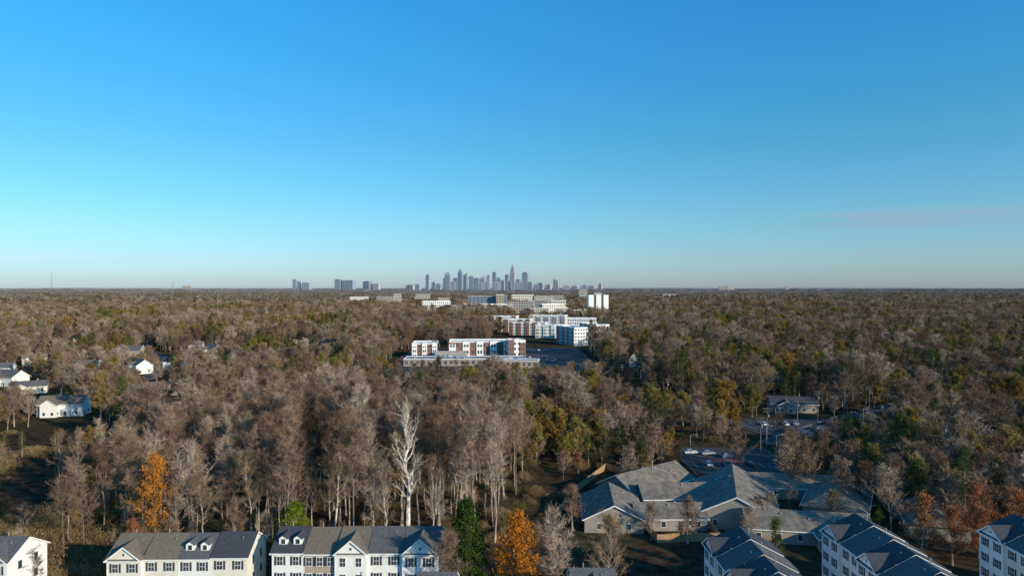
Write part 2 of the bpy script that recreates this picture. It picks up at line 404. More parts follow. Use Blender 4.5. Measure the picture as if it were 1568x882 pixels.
rect(-400, 400, 0, 135); rect(-12, 400, 130, 146)
rect(12, 98, 140, 208)
clear(2, 140, 12, 206, 5)
rect(55, 88, 205, 240)
rect(94, 150, 240, 292)
clear(95, 250, 70, 205, 5)
clear(88, 235, 200, 330, 8)
clear(60, 300, 110, 330, 5)
clear(40, 420, 95, 290, 5)
clear(-26, 134, -19, 152, 3.5)
clear(-240,340,-225,420,5); clear(-225,420,-262,520,5); clear(-262,520,-330,620,5); clear(-225,420,-330,430,5)
rect(-92, 62, 440, 640)
rect(-20, 100, 600, 780)
rect(-10, 110, 640, 980)
rect(-190, 20, 1290, 1430); rect(0, 120, 1100, 1500)
clear(165, 1150, 165, 1310, 26)
clear(-215, 225, -150, 262, 12); clear(-150, 215, -120, 165, 6)

# ------------------------------------------------------------------ scatter
def hash_noise(x, y, s, o): return noise.noise(Vector((x/s+o, y/s-o, o*1.7)))
def kind(x, y):
    a = hash_noise(x, y, 70, 5.3); b = hash_noise(x, y, 55, 11.9); u = rng.random()
    right = 1 if x > 0 else 0
    po = .11+max(0, a)*1.0+.05*right; pp = .055+max(0, b)*.55+.02*right
    if y < 215 and -100 < x < 2: po *= .1; pp *= .12
    elif y < 330 and -100 < x < 2: po *= .45; pp *= .45
    if u < po: return 'ochre'
    if u < po+pp: return 'pine'
    return 'bare'

pts = []
order = []
for k in NM:
    for i, me in enumerate(NM[k]): order.append(('n', k, i, me))
for k in MM:
    for i, me in enumerate(MM[k]): order.append(('m', k, i, me))
idx = {}
for n, (a, k, i, me) in enumerate(order):
    o = bpy.data.objects.new('woodland_proto_%03d' % n, me); PROT.objects.link(o); idx[(a, k, i)] = n
nfar = len(order)
for i, me in enumerate(FM):
    o = bpy.data.objects.new('woodland_proto_%03d' % (nfar+i), me); PROT.objects.link(o); idx[('f', 'p', i)] = nfar+i

NAMES = {'bare':'bare_tree','round':'bare_tree','pale':'bare_pale_tree','ochre':'autumn_oak_tree','pine':'pine_tree','rust':'rust_leaved_tree','green':'evergreen_tree','brush':'dry_shrub'}
HB = {k: [max(v.co.z for v in me.vertices) for me in NM[k]] for k in NM}
def plant(k, i, x, y, h=None, w=1.0):
    i = i % len(NM[k])
    o = bpy.data.objects.new(NAMES[k], NM[k][i]); COL.objects.link(o)
    o.location = (x, y, gz(x, y))
    s = (h/HB[k][i]) if h else 1; o.scale = (s*w, s*w, s); o.rotation_euler[2] = rng.random()*6.28
    return o

def jgrid(y0, y1, s, j=.48):
    y = y0
    while y < y1:
        xm = .80*y+30; x = -xm+rng.random()*s
        while x < xm:
            yield x+rng.uniform(-j,j)*s, y+rng.uniform(-j,j)*s
            x += s
        y += s*.92

def hfield(x, y): return 1+.36*hash_noise(x, y, 38, 2.2)+.2*hash_noise(x, y, 120, 7.7)
for x, y in jgrid(135, 240, 6.2):
    if is_clear(x, y, 1.5): continue
    k = kind(x, y); i = rng.randrange(len(NM[k]))
    sc = rng.uniform(.70, 1.14)*hfield(x, y)
    if x > 5: sc *= .8
    if y < 142 and rng.random() < .5: sc *= rng.uniform(.35,.6)
    if k == 'bare' and (x > 5 or x < -100) and rng.random() < .6: k = 'round'; i = rng.randrange(4)
    if x < -95:
        sc *= .55
        if rng.random() < .6: k = 'brush'; i = rng.randrange(2); sc = rng.uniform(.9,2.0)
    if x > 10 and x < 110 and 205 < y: sc *= .75
    if y < 208:
        o = bpy.data.objects.new(NAMES[k], NM[k][i]); COL.objects.link(o)
        o.location = (x, y, 0); o.scale = (sc*rng.uniform(.85,1.15),)*2+(sc,); o.rotation_euler[2] = rng.random()*6.28
    else:
        pts.append((x, y, gz(x, y), sc*rng.uniform(.9,1.15), sc, rng.random()*6.28, idx[('n', k, i)]))
    for _ in range(3 if x < -95 else 1):
        if rng.random() < (.6 if (x < -95 or x > 0) else .3):
            s = rng.uniform(.6,1.4); pts.append((x+rng.uniform(-3,3), y+rng.uniform(-3,3), 0, s, s*rng.uniform(.7,1.3), rng.random()*6.28, idx[('n', 'brush', rng.randrange(2))]))
for x, y in jgrid(240, 700, 9.0):
    if is_clear(x, y, 2): continue
    k = kind(x, y)
    if k == 'bare' and rng.random() < .8: k = 'round'
    i = rng.randrange(len(NM[k]))
    sc = rng.uniform(.58, 1.18)*hfield(x, y)*(.95 if k != 'bare' else .8)
    if -150 < x < 75 and 330 < y < 470: sc *= .58
    if x < -150 and 300 < y < 600: sc *= .82
    if x > 10 and x < 110 and y < 330: sc *= .8
    pts.append((x, y, gz(x, y), sc*rng.uniform(.95,1.25), sc, rng.random()*6.28, idx[('n', k, i)]))
    if rng.random() < .3 and y < 420:
        pts.append((x+3, y-3, 0, rng.uniform(.8,1.5), rng.uniform(.8,1.6), rng.random()*6.28, idx[('n', 'brush', rng.randrange(2))]))
for x, y in jgrid(700, 1900, 12.5):
    if is_clear(x, y, 3): continue
    if hash_noise(x, y, 60, 9.1) > .38: continue
    k = kind(x*.5, y*.5); i = rng.randrange(len(MM[k])); sc = rng.uniform(.6, 1.2)*hfield(x*.5, y*.5)
    pts.append((x, y, gz(x, y), sc*1.15, sc, rng.random()*6.28, idx[('m', k, i)]))
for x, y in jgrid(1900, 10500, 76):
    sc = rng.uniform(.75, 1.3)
    lv = 0  # picks patches whose colours carry more haze tint with distance
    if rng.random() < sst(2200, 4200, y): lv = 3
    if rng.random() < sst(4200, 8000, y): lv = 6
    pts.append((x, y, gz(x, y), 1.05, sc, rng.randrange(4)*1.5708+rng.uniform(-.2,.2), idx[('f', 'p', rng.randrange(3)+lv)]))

def scatter(name, P):
    P = np.array(P, dtype=np.float64); n = len(P)
    me = bpy.data.meshes.new(name); me.vertices.add(n)
    me.vertices.foreach_set('co', P[:, :3].astype(np.float32).ravel())
    a = me.attributes.new('rot', 'FLOAT_VECTOR', 'POINT'); r = np.zeros((n,3), np.float32); r[:,2] = P[:,5]; a.data.foreach_set('vector', r.ravel())
    a = me.attributes.new('scl', 'FLOAT_VECTOR', 'POINT'); r = np.stack([P[:,3], P[:,3], P[:,4]], 1).astype(np.float32); a.data.foreach_set('vector', r.ravel())
    a = me.attributes.new('pid', 'INT', 'POINT'); a.data.foreach_set('value', P[:,6].astype(np.int32))
    o = bpy.data.objects.new(name, me); COL.objects.link(o)
    ng = bpy.data.node_groups.new(name+'_nodes', 'GeometryNodeTree')
    ng.interface.new_socket('Geometry', in_out='INPUT', socket_type='NodeSocketGeometry')
    ng.interface.new_socket('Geometry', in_out='OUTPUT', socket_type='NodeSocketGeometry')
    gi = ng.nodes.new('NodeGroupInput'); go = ng.nodes.new('NodeGroupOutput')
    ci = ng.nodes.new('GeometryNodeCollectionInfo'); ci.inputs['Collection'].default_value = PROT
    ci.inputs['Separate Children'].default_value = True; ci.inputs['Reset Children'].default_value = True
    ip = ng.nodes.new('GeometryNodeInstanceOnPoints'); ip.inputs['Pick Instance'].default_value = True
    def na(nm, t):
        q = ng.nodes.new('GeometryNodeInputNamedAttribute'); q.data_type = t; q.inputs['Name'].default_value = nm; return q.outputs['Attribute']
    ng.links.new(gi.outputs[0], ip.inputs['Points']); ng.links.new(ci.outputs[0], ip.inputs['Instance'])
    ng.links.new(na('pid', 'INT'), ip.inputs['Instance Index'])
    ng.links.new(na('rot', 'FLOAT_VECTOR'), ip.inputs['Rotation']); ng.links.new(na('scl', 'FLOAT_VECTOR'), ip.inputs['Scale'])
    ng.links.new(ip.outputs[0], go.inputs[0])
    mod = o.modifiers.new('instances', 'NODES'); mod.node_group = ng
    print(name, n)
scatter('woodland', pts)

# ------------------------------------------------------------------ individually placed trees
def single(name, mb, x, y, rot=0, s=1):
    o = mb.obj(name); o.location = (x, y, 0); o.rotation_euler[2] = rot; o.scale = (s, s, s); return o
single('white_sycamore_tree', bare_tree(301, 30, .30, 6.0, nl=26, ns=6, nt=5, tr=.62, tw=.06, bark='whitebark', limbk='whitebark', twig='palebranch', up=.4), -22.5, 148)
single('white_sycamore_tree', bare_tree(302, 22, .45, 3.6, nl=16, ns=6, nt=6, tr=.30, bark='whitebark', limbk='palebranch', twig='twig', up=.35), -38, 146)
for (x, y, h) in [(-27,146,20),(-17,147,21),(-30,148,17),(-10,149,19),(-121,190,18),(-128,193,17),(-113,196,18),(-60,160,20),(-4,163,21)]:
    plant('pale', 0, x, y, h)
single('orange_autumn_tree', bare_tree(311, 20, .22, 5.0, nl=24, ns=6, nt=5, up=.25, leaf='orange', nleaf=8, lsz=.36), -75, 143)
single('orange_autumn_tree', bare_tree(312, 15.6, .12, 4.4, nl=26, ns=7, nt=5, up=.15, leaf='orange', nleaf=10, lsz=.36), 0.3, 119)
single('magnolia_tree', dense_tree(313, 18.5, 4.4, 'magnolia', 17000, .36, conic=.35), -8.0, 121)
single('bright_green_tree', dense_tree(314, 13.2, 4.2, 'lime', 8000, .3, conic=.1), -43.5, 136)
single('bare_ornamental_tree', bare_tree(315, 14, .2, 4.0, nl=28, ns=7, nt=8, up=.2, tw=.06), -10.8, 115)
single('bare_ornamental_tree', bare_tree(316, 15.5, .2, 4.4, nl=28, ns=7, nt=8, up=.2), 8.3, 120)
single('bare_ornamental_tree', bare_tree(317, 14.5, .2, 5.0, nl=28, ns=7, nt=8, up=.15), 17.4, 121)
single('bare_ornamental_tree', bare_tree(318, 9, .2, 3.0, nl=24, ns=6, nt=7, up=.15), 38.5, 150)
single('bare_ornamental_tree', bare_tree(319, 9, .2, 3.2, nl=24, ns=6, nt=7, up=.15), 14, 158)
single('evergreen_tree', dense_tree(320, 13, 1.7, 'magnolia', 4000, .26, conic=.8), 49.5, 128)
for (k, x, y, h) in [('rust',84,140,15),('rust',89,138,13),('rust',97,142,17),('rust',103,140,16),('rust',108,136,15),('rust',94,137,13),('round',42,205,16),('round',66,200,16),('round',78,196,12),
   ('round',33,192,12),('round',57,160,8),('round',63,166,7),('round',70,172,7),('ochre',21,214,16),('ochre',27,220,15),('ochre',15,226,17),('ochre',6,235,18),('ochre',30,235,15),('ochre',22,245,16),('ochre',12,250,16),('green',40,212,10),('green',36,215,9),
   ('ochre',128,236,14),('ochre',137,234,14),('ochre',112,215,14),('green',152,260,12),('brush',-100,152,3),('rust',-78,141,9),('round',-70,141,9),
   ('bare',-57,141,11),('bare',-50,142,11),('ochre',70,250,15),('ochre',78,256,15),('bare',-34,139,9),('round',-88,125,10),('brush',-84,122,4),
   ('round',74,158,10),('round',52,150,9),('green',86,160,5),('round',31,152,9),('round',15,200,9),('round',8,215,11),('ochre',3,205,14),('ochre',16,212,11),('rust',20,206,7),('pine',45,222,17),('pine',50,236,16),('pine',122,304,19),('pine',135,326,20),('pine',58,262,17),('round',96,246,12),('round',118,250,9),('round',133,247,9)]:
    plant(k, rng.randrange(6), x, y, h)
for (k, i, x, y, h, w) in [('round',1,163,327,28,1.05),('round',1,180,338,26,1.05),('ochre',1,14,330,17,1.25),('ochre',1,26,322,15,1.2),('ochre',1,40,335,17,1.25),('ochre',1,92,296,17,1.5),('ochre',1,104,296,15,1.3),('ochre',1,173,282,18,1.5),
   ('ochre',1,186,290,16,1.4),('ochre',0,-83,436,13,1.3),('ochre',1,-98,470,14,1.3),('ochre',1,-203,560,17,1.4),('ochre',0,-165,300,14,1.2),('ochre',1,-150,330,13,1.2),('ochre',1,210,250,16,1.4),('ochre',1,-110,420,14,1.2)]:
    plant(k, i, x, y, h, w)
for i in range(26):
    plant('round', i, rng.uniform(76,122), rng.uniform(152,205), rng.uniform(12,17))
for i in range(110):
    plant('brush', i, rng.uniform(-135,-74), rng.uniform(128,165), rng.uniform(2,5))
for i in range(40):
    plant('brush', i, rng.uniform(-6,13), rng.uniform(150,212), rng.uniform(1,3))

# ------------------------------------------------------------------ buildings
def window(W, x, z, w=0.95, h=1.5, y=0.0, shut=True):
    W.box(x-w/2-.1, x+w/2+.1, y-.06, y+.02, z-.1, z+h+.12, 'trim')
    W.box(x-w/2, x+w/2, y-.075, y-.03, z, z+h, 'glass')
    W.box(x-w/2, x+w/2, y-.095, y-.04, z+h/2-.03, z+h/2+.03, 'trim')
    W.box(x-.02, x+.02, y-.092, y-.04, z, z+h, 'trim')
    if shut:
        for s in (-1, 1):
            a, b = sorted((x+s*(w/2+.12), x+s*(w/2+.5)))
            W.box(a, b, y-.05, y+.02, z-.05, z+h+.05, 'shutter')

def townhouses(name, loc, rot, units, depth=10.5, eave=9.6, rise=2.7, base=0.0):
    """local frame: front wall on y=0 facing -y, units run along +x"""
    root = empty(name, loc, rot)
    Wl, Rf, Wn, Tr = MB(), MB(), MB(), MB()
    half = depth/2; x = 0; total = sum(u['w'] for u in units); ov = .35; sl = rise/half
    for n, u in enumerate(units):
        w = u['w']; x1 = x+w; wk = u.get('wall', 'white'); rk = u.get('roof', 'roof_grey'); off = u.get('off', 0)
        dz = u.get('dz', 0); ze = eave+dz; zr = ze+rise; f = -off
        Wl.box(x, x1, f, depth, base, ze, wk)
        for xx, s in ((x, -1), (x1, 1)):
            Wl.poly([(xx+.003*s, 0, ze), (xx+.003*s, depth, ze), (xx+.003*s, half, zr-.02)] if s > 0 else [(xx+.003*s, depth, ze), (xx+.003*s, 0, ze), (xx+.003*s, half, zr-.02)], wk)
        a0 = x-(ov if n == 0 else -.02); a1 = x1+(ov if n == len(units)-1 else -.02)
        yo = f-ov
        Rf.poly([(a0, yo, ze-ov*sl+.12), (a1, yo, ze-ov*sl+.12), (a1, half, zr+.12), (a0, half, zr+.12)], rk)
        Rf.poly([(a1, depth+ov, ze-ov*sl+.12), (a0, depth+ov, ze-ov*sl+.12), (a0, half, zr+.12), (a1, half, zr+.12)], rk)
        Tr.box(a0, a1, yo-.03, yo+.12, ze-ov*sl-.15, ze-ov*sl+.10, 'trim')
        Tr.box(a0, a1, yo-.15, yo-.032, ze-ov*sl-.03, ze-ov*sl+.09, 'trim')
        for xx in ((a0,) if n == 0 else ())+((a1,) if n == len(units)-1 else ()):
            for (p, q) in (((yo, ze-ov*sl), (half, zr)), ((depth+ov, ze-ov*sl), (half, zr))):
                Tr.poly([(xx+.02*(-1 if xx < 1 else 1), p[0], p[1]-.16), (xx+.02*(-1 if xx < 1 else 1), q[0], q[1]-.16), (xx+.02*(-1 if xx < 1 else 1), q[0], q[1]+.1), (xx+.02*(-1 if xx < 1 else 1), p[0], p[1]+.1)], 'trim')
        ft = u.get('feat')
        if ft == 'gable':
            m = (x+x1)/2; gr = u.get('gr', 2.3); gh = w/2-.1; yb = gr/sl
            Wl.poly([(m-gh, f-.01, ze-.1), (m+gh, f-.01, ze-.1), (m, f-.01, ze+gr)], wk)
            for s in (-1, 1):
                A = (m+s*(gh+.3), f-.4, ze-.18+.12); B = (m, f-.4, ze+gr+.15); C = (m, yb, ze+gr+.15); D = (m+s*(gh+.3), .2, ze+.14)
                Rf.poly([A, B, C, D] if s < 0 else [D, C, B, A], rk)
                Tr.poly([(A[0], A[1]-.02, A[2]-.3), (B[0], B[1]-.02, B[2]-.3), (B[0], B[1]-.02, B[2]+.02), (A[0], A[1]-.02, A[2]+.02)], 'trim')
            Wn.box(m-.25, m+.25, f-.06, f, ze+.55, ze+1.15, 'trim'); Wn.box(m-.18, m+.18, f-.075, f-.03, ze+.62, ze+1.08, 'shutter')
        if ft == 'dormers':
            for mx in (x+w*.27, x+w*.73):
                dw = .75; y0 = half*.28; zb = ze+y0*sl; hh = 1.15; yk = y0+hh/sl
                Wl.box(mx-dw, mx+dw, y0, yk, zb-.2, zb+hh, 'white')
                Wl.poly([(mx-dw, y0-.004, zb+hh), (mx+dw, y0-.004, zb+hh), (mx, y0-.004, zb+hh+.55)], 'white')
                for s in (-1, 1):
                    A = (mx+s*(dw+.2), y0-.25, zb+hh-.1); B = (mx, y0-.25, zb+hh+.62); C = (mx, yk+.6, zb+hh+.62); D = (mx+s*(dw+.2), yk, zb+hh-.1)
                    Rf.poly([A, B, C, D] if s < 0 else [D, C, B, A], rk)
                Wn.box(mx-.42, mx+.42, y0-.05, y0, zb+.1, zb+hh-.05, 'trim'); Wn.box(mx-.34, mx+.34, y0-.07, y0-.02, zb+.18, zb+hh-.12, 'glass')
        nw = u.get('nw', 2)
        for fl in range(3):
            zf = ze-2.2-2.85*fl
            if zf < base: continue
            for q in range(nw):
                window(Wn, x+w*(q+.5)/nw, zf, .95, 1.45, f, u.get('sh', True))
        Tr.box(x+.0, x+.12, f-.035, f-.002, base, ze-.2, 'trim'); 
        if u.get('bandk'): Wl.box(x+.13, x1-.01, f-.03, f-.001, base, ze-3.3, u['bandk'])
        Rf.tube([Vector((x+w*.3, half+1.2, zr-.6)), Vector((x+w*.3, half+1.2, zr+.45))], [.09,.09], 6, 'metal', cap=True)
        Rf.tube([Vector((x+w*.7, half-1.4, zr-.8)), Vector((x+w*.7, half-1.4, zr-.25))], [.06,.06], 6, 'metal', cap=True)
        x = x1
    for xe, s in ((0, -1), (total, 1)):
        for fl in range(3):
            zf = eave-2.2-2.85*fl
            for yy in (depth*.3, depth*.7):
                a, b = sorted((xe+s*.005, xe+s*.06)); a2, b2 = sorted((xe+s*.03, xe+s*.075))
                Wn.box(a, b, yy-.55, yy+.55, zf-.1, zf+1.55, 'trim'); Wn.box(a2, b2, yy-.45, yy+.45, zf, zf+1.45, 'glass')
    xx = 0
    for u in units:
        for fl in range(3):
            zf = eave-2.2-2.85*fl
            for q in range(2):
                px = xx+u['w']*(q+.5)/2
                Wn.box(px-.55, px+.55, depth-.01, depth+.06, zf-.1, zf+1.55, 'trim'); Wn.box(px-.45, px+.45, depth+.01, depth+.075, zf, zf+1.45, 'glass')
        xx += u['w']
    Tr.box(1, 2, -.05, -.003, base, base+2.1, 'shutter')
    for nm, b in (('walls', Wl), ('roof', Rf), ('windows', Wn), ('trim', Tr)):
        b.obj(nm, root)
    return root

townhouses('townhouse_row', (-70.9, 120, 0), R(0.8), [
  dict(w=5.9, wall='cream', roof='roof_brown', feat='gable', off=.6, gr=2.2, nw=2, bandk='brick'),
  dict(w=6.2, wall='cream', roof='roof_brown', nw=2),
  dict(w=5.7, wall='white', roof='roof_grey', feat='dormers', nw=2),
  dict(w=6.4, wall='cream', roof='roof_blue', nw=2, dz=.2)], depth=9.5, eave=8.5, base=-1)
townhouses('townhouse_row', (-42.2, 120, 0), 0, [
  dict(w=5.6, wall='white', roof='roof_blue', feat='dormers', nw=2),
  dict(w=5.6, wall='tan', roof='roof_brown', nw=3, dz=-.15),
  dict(w=5.6, wall='white', roof='roof_brown', feat='gable', off=.7, nw=2, sh=False),
  dict(w=6.2, wall='white', roof='roof_grey', nw=2),
  dict(w=6.2, wall='white', roof='roof_grey', feat='gable', off=.7, gr=2.6, nw=2)], depth=10.5)
townhouses('townhouse_row', (-100.5, 119, 0), R(-3), [dict(w=6.5, wall='white', roof='roof_grey'), dict(w=6.5, wall='white', roof='roof_grey', feat='gable')], depth=9.5, eave=8.5)
def side_row(loc, n, walls, depth, eave=9.6, rot=-90, rise=3.0):
    us = [dict(w=6.2, wall=walls[i % len(walls)], roof=('roof_blue','roof_grey')[i % 2], feat=('gable' if i % 2 == 0 else None), off=(.5 if i % 2 == 0 else 0), gr=2.0, nw=2, dz=-.25*i, bandk='brick' if i % 3 == 2 else None) for i in range(n)]
    return townhouses('townhouse_row', loc, R(rot), us, depth=depth, eave=eave, rise=rise)
side_row((35.6, 124.5, 0), 5, ['white','cream'], 11.5)
side_row((60, 131, 0), 6, ['white','white'], 12, rot=-88)
side_row((88.5, 128.5, 0), 5, ['white','cream'], 12, eave=10.4)
townhouses('townhouse_row', (-14.5, 103, 0), 0, [dict(w=5.6, wall='white', roof='roof_grey', feat='gable', off=.5)], depth=9, eave=8.6)
townhouses('townhouse_row', (9.5, 104.5, 0), 0, [dict(w=6.6, wall='white', roof='roof_grey', feat='gable', off=.5)], depth=9, eave=8.6)

def house(name, x, y, rot, L, W, eave, ridge, wall='white', roof='roof_grey', hip=0.0, chimney=False, vents=3, ov=.5, wing=None):
    """gabled/hipped house; ridge along local x"""
    root = empty(name, (x, y, gz(x, y)), R(rot)); A, B, C = MB(), MB(), MB()
    def wingpart(cx, cy, L, W, eave, ridge, hip, along):
        T = (lambda p: (cx+p[0], cy+p[1], p[2])) if along == 0 else (lambda p: (cx-p[1], cy+p[0], p[2]))
        l, w = L/2, W/2
        def bx(mb, x0, x1, y0, y1, z0, z1, k):
            a = T((x0,y0,0)); b = T((x1,y1,0)); mb.box(min(a[0],b[0]), max(a[0],b[0]), min(a[1],b[1]), max(a[1],b[1]), z0, z1, k)
        bx(A, -l, l, -w, w, -0.5, eave, wall)
        sl = (ridge-eave)/w; ze = eave-ov*sl+.1
        E = [(-l-ov, -w-ov, ze), (l+ov, -w-ov, ze), (l+ov, w+ov, ze), (-l-ov, w+ov, ze)]
        rx = l+ov-hip; P0 = (-rx, 0, ridge+.1); P1 = (rx, 0, ridge+.1)
        B.poly([T(q) for q in (E[0], E[1], P1, P0)], roof); B.poly([T(q) for q in (E[2], E[3], P0, P1)], roof)
        if hip > 0:
            B.poly([T(q) for q in (E[1], E[2], P1)], roof); B.poly([T(q) for q in (E[3], E[0], P0)], roof)
        else:
            for s in (-1, 1):
                A.poly([T((s*(l-.002), -w, eave)), T((s*(l-.002), w, eave)), T((s*(l-.002), 0, ridge-.02))], wall)
                for t in (-1, 1):
                    xx = s*(l+ov+.01)
                    C.poly([T(q) for q in ((xx, t*(w+ov), ze-.28), (xx, 0, ridge-.18), (xx, 0, ridge+.11), (xx, t*(w+ov), ze+.01))], 'trim')
        for t in (-1, 1):
            a, b = sorted((t*(w+ov), t*(w+ov+.1))); bx(C, -l-ov, l+ov, a, b, ze-.2, ze+.0, 'trim')
        nf = max(1, int(eave/2.9))
        for t in (-1, 1):
            n = max(2, int(L/4))
            for q in range(n):
                px = -l+L*(q+.5)/n
                for fl in range(nf):
                    zf = .9+2.8*fl
                    if fl == 0 and q == n//2:
                        a, b = sorted((t*w, t*(w+.06))); bx(C, px-.5, px+.5, a, b, 0.1, 2.2, 'shutter'); continue
                    a, b = sorted((t*w, t*(w+.05))); bx(C, px-.6, px+.6, a, b, zf-.1, zf+1.4, 'trim')
                    a, b = sorted((t*(w+.02), t*(w+.07))); bx(C, px-.5, px+.5, a, b, zf, zf+1.3, 'glass')
        for s in (-1, 1):
            for py in (-w*.5, w*.5):
                for fl in range(nf):
                    zf = .9+2.8*fl
                    a, b = sorted((s*l, s*(l+.05))); bx(C, a, b, py-.6, py+.6, zf-.1, zf+1.4, 'trim')
                    a, b = sorted((s*(l+.02), s*(l+.07))); bx(C, a, b, py-.5, py+.5, zf, zf+1.3, 'glass')
        return sl
    sl = wingpart(0, 0, L, W, eave, ridge, hip, 0)
    if wing: wingpart(wing[0], wing[1], wing[2], wing[3], eave-.15, eave-.15+(wing[3]/2)*sl, 0, 1)
    rg = random.Random(int(x*7+y))
    for i in range(vents):
        px = rg.uniform(-L*.35, L*.35); py = rg.uniform(-W*.3, W*.3); zz = ridge-(abs(py))*sl
        B.box(px-.2, px+.2, py-.2, py+.2, zz-.1, zz+.4, 'metal')
    if chimney: A.box(L*.2, L*.2+.9, .3, 1.2, eave, ridge+1.0, 'brick')
    A.obj('walls', root); B.obj('roof', root); C.obj('windows_and_trim', root)
    return root

ap = 'apartment_building'
house(ap, 37, 188, 38, 24, 13, 3.2, 6.6, 'beige', 'roof_tan', vents=5)
house(ap, 24, 165, 86, 18, 13.5, 3.2, 6.4, 'beige', 'roof_tan', vents=4)
house(ap, 56, 172, 74, 30, 19, 3.2, 7.8, 'beige', 'roof_tan', vents=8)
house(ap, 44, 177, 4, 22, 10, 3.2, 5.6, 'beige', 'roof_tan')
house(ap, 82, 172, 60, 20, 14, 3.2, 6.6, 'beige', 'roof_tan', hip=6)
house(ap, 66, 154, -10, 26, 11, 3.2, 5.8, 'beige', 'roof_tan', vents=5, wing=(5,-5,9,8))
house(ap, 73, 186, -8, 26, 10, 3.2, 5.6, 'beige', 'roof_tan')
house(ap, 37, 162, 0, 16, 9, 3.0, 5.2, 'beige', 'roof_tan')
house(ap, 98, 160, 70, 18, 12, 3.2, 6.0, 'beige', 'roof_tan', hip=5)
for n, (x, y, r_, L, W, e, rd, wk, rk) in enumerate(sub):
    house('suburban_house', x, y, r_, L, W, e, rd, wk, rk, chimney=(x < 0), vents=1, wing=((-L*.2, -W*.45, W*.6, L*.36) if n % 3 != 2 else None))

def block(name, x, y, rot, w, d, h, floors, bays, wall, roof='memb', band=None, para=.9, dbays=None, win='farglass', units=0):
    root = empty(name, (x, y, gz(x, y)), R(rot)); A, C = MB(), MB()
    A.box(-w/2, w/2, -d/2, d/2, -2, h, wall, top=roof)
    t = .35; pk = 'conc' if wall in ('conc','tdark') else 'trim'
    for (a, b, c, e) in ((-w/2, w/2, -d/2-.05, -d/2+t), (-w/2, w/2, d/2-t, d/2+.05), (-w/2-.05, -w/2+t, -d/2+t+.01, d/2-t-.01), (w/2-t, w/2+.05, -d/2+t+.01, d/2-t-.01)):
        A.box(a, b, c, e, h+.01, h+para, pk)
    dbays = dbays or max(2, int(bays*d/w)); fh = h/floors
    for f in range(floors):
        z0 = f*fh+fh*.30; z1 = f*fh+fh*.76
        for s in (-1, 1):
            for q in range(bays):
                c = -w/2+w*(q+.5)/bays; hw = w/bays*.26
                a, b = sorted((s*d/2+s*.003, s*(d/2+.08))); C.box(c-hw, c+hw, a, b, z0, z1, win)
            for q in range(dbays):
                c = -d/2+d*(q+.5)/dbays; hw = d/dbays*.26
                a, b = sorted((s*w/2+s*.003, s*(w/2+.08))); C.box(a, b, c-hw, c+hw, z0, z1, win)
    if band:
        nb = band[1]
        for i in range(nb):
            if i % 2 == 0:
                c0 = -w/2+w*i/nb; c1 = -w/2+w*(i+1)/nb
                A.box(c0, c1, -d/2-.8, -d/2-.002, 0, h+rng.choice([-1.5,.6,1.2]), band[0])
                for f in range(floors):
                    z0 = f*fh+fh*.28; z1 = min(f*fh+fh*.78, h*.84)
                    for k in (.3, .7):
                        c = c0+(c1-c0)*k; C.box(c-(c1-c0)*.13, c+(c1-c0)*.13, -d/2-.88, -d/2-.803, z0, z1, win)
    rg = random.Random(int(abs(x)+y))
    for i in range(units or max(2, int(w*d/350))):
        px = rg.uniform(-w*.42, w*.42); py = rg.uniform(-d*.38, d*.38); s = rg.uniform(.8, 2)
        C.box(px-s, px+s, py-s*.7, py+s*.7, h+.01, h+rg.uniform(.9,1.8), 'metal')
    A.obj('walls_and_roof', root); C.obj('windows_and_plant', root)
    return root

block('brick_shop_building', -22, 580, 4, 62, 26, 11, 2, 14, 'brick', 'memb', band=('trim', 11))
block('brick_shop_building', 3, 562, 8, 14, 16, 13, 3, 4, 'trim', 'memb', band=('brick', 3))
block('brick_shop_building', -71, 560, 4, 20, 26, 11, 3, 5, 'brick', 'memb', band=('trim', 5))
block('retail_strip_building', -34, 500, 2, 88, 20, 5, 1, 22, 'beige', 'memb2', units=14, para=.4)
block('retail_strip_building', 2, 486, -8, 34, 14, 5, 1, 9, 'tan', 'teal', para=.4)
block('parking_canopy_building', -48, 538, 0, 24, 12, 5, 1, 6, 'conc', 'memb2')
block('white_apartment_block', 60, 680, -66, 36, 15, 17, 5, 12, 'white', 'memb', band=('conc', 7))
block('white_apartment_block', 86, 712, -66, 34, 15, 18, 5, 11, 'white', 'memb', band=('conc', 7))
block('white_apartment_block', 48, 770, -14, 40, 18, 14, 4, 14, 'cream', 'memb', band=('white', 9))
block('white_apartment_block', 20, 820, -12, 44, 20, 14, 4, 14, 'cream', 'memb2', band=('brick', 9))
block('white_apartment_block', 4, 870, -12, 42, 20, 16, 5, 14, 'white', 'memb', band=('brick', 9))
block('white_apartment_block', 85, 830, -10, 34, 18, 19, 5, 12, 'white', 'memb')
block('white_apartment_block', -15, 940, -12, 46, 20, 17, 5, 14, 'trim', 'memb', band=('brick', 9))
block('white_apartment_block', 50, 940, -15, 50, 20, 18, 5, 14, 'white', 'memb2', band=('conc', 9))
block('office_building', -150, 1360, 5, 55, 40, 30, 6, 14, 'trim', 'memb')
block('office_building', -112, 1340, 5, 40, 30, 22, 5, 10, 'white', 'memb', band=('brick', 3))
block('parking_deck', -72, 1360, 5, 50, 40, 25, 6, 6, 'conc', 'memb2', win='dark')
block('office_building', -28, 1350, 5, 60, 30, 24, 5, 14, 'white', 'memb', band=('conc', 5))
block('office_building', -50, 1420, 0, 80, 40, 39, 8, 10, 'tdark', 'memb2')
block('brick_office_building', -24, 1400, 0, 16, 30, 42, 8, 3, 'tan', 'memb2')
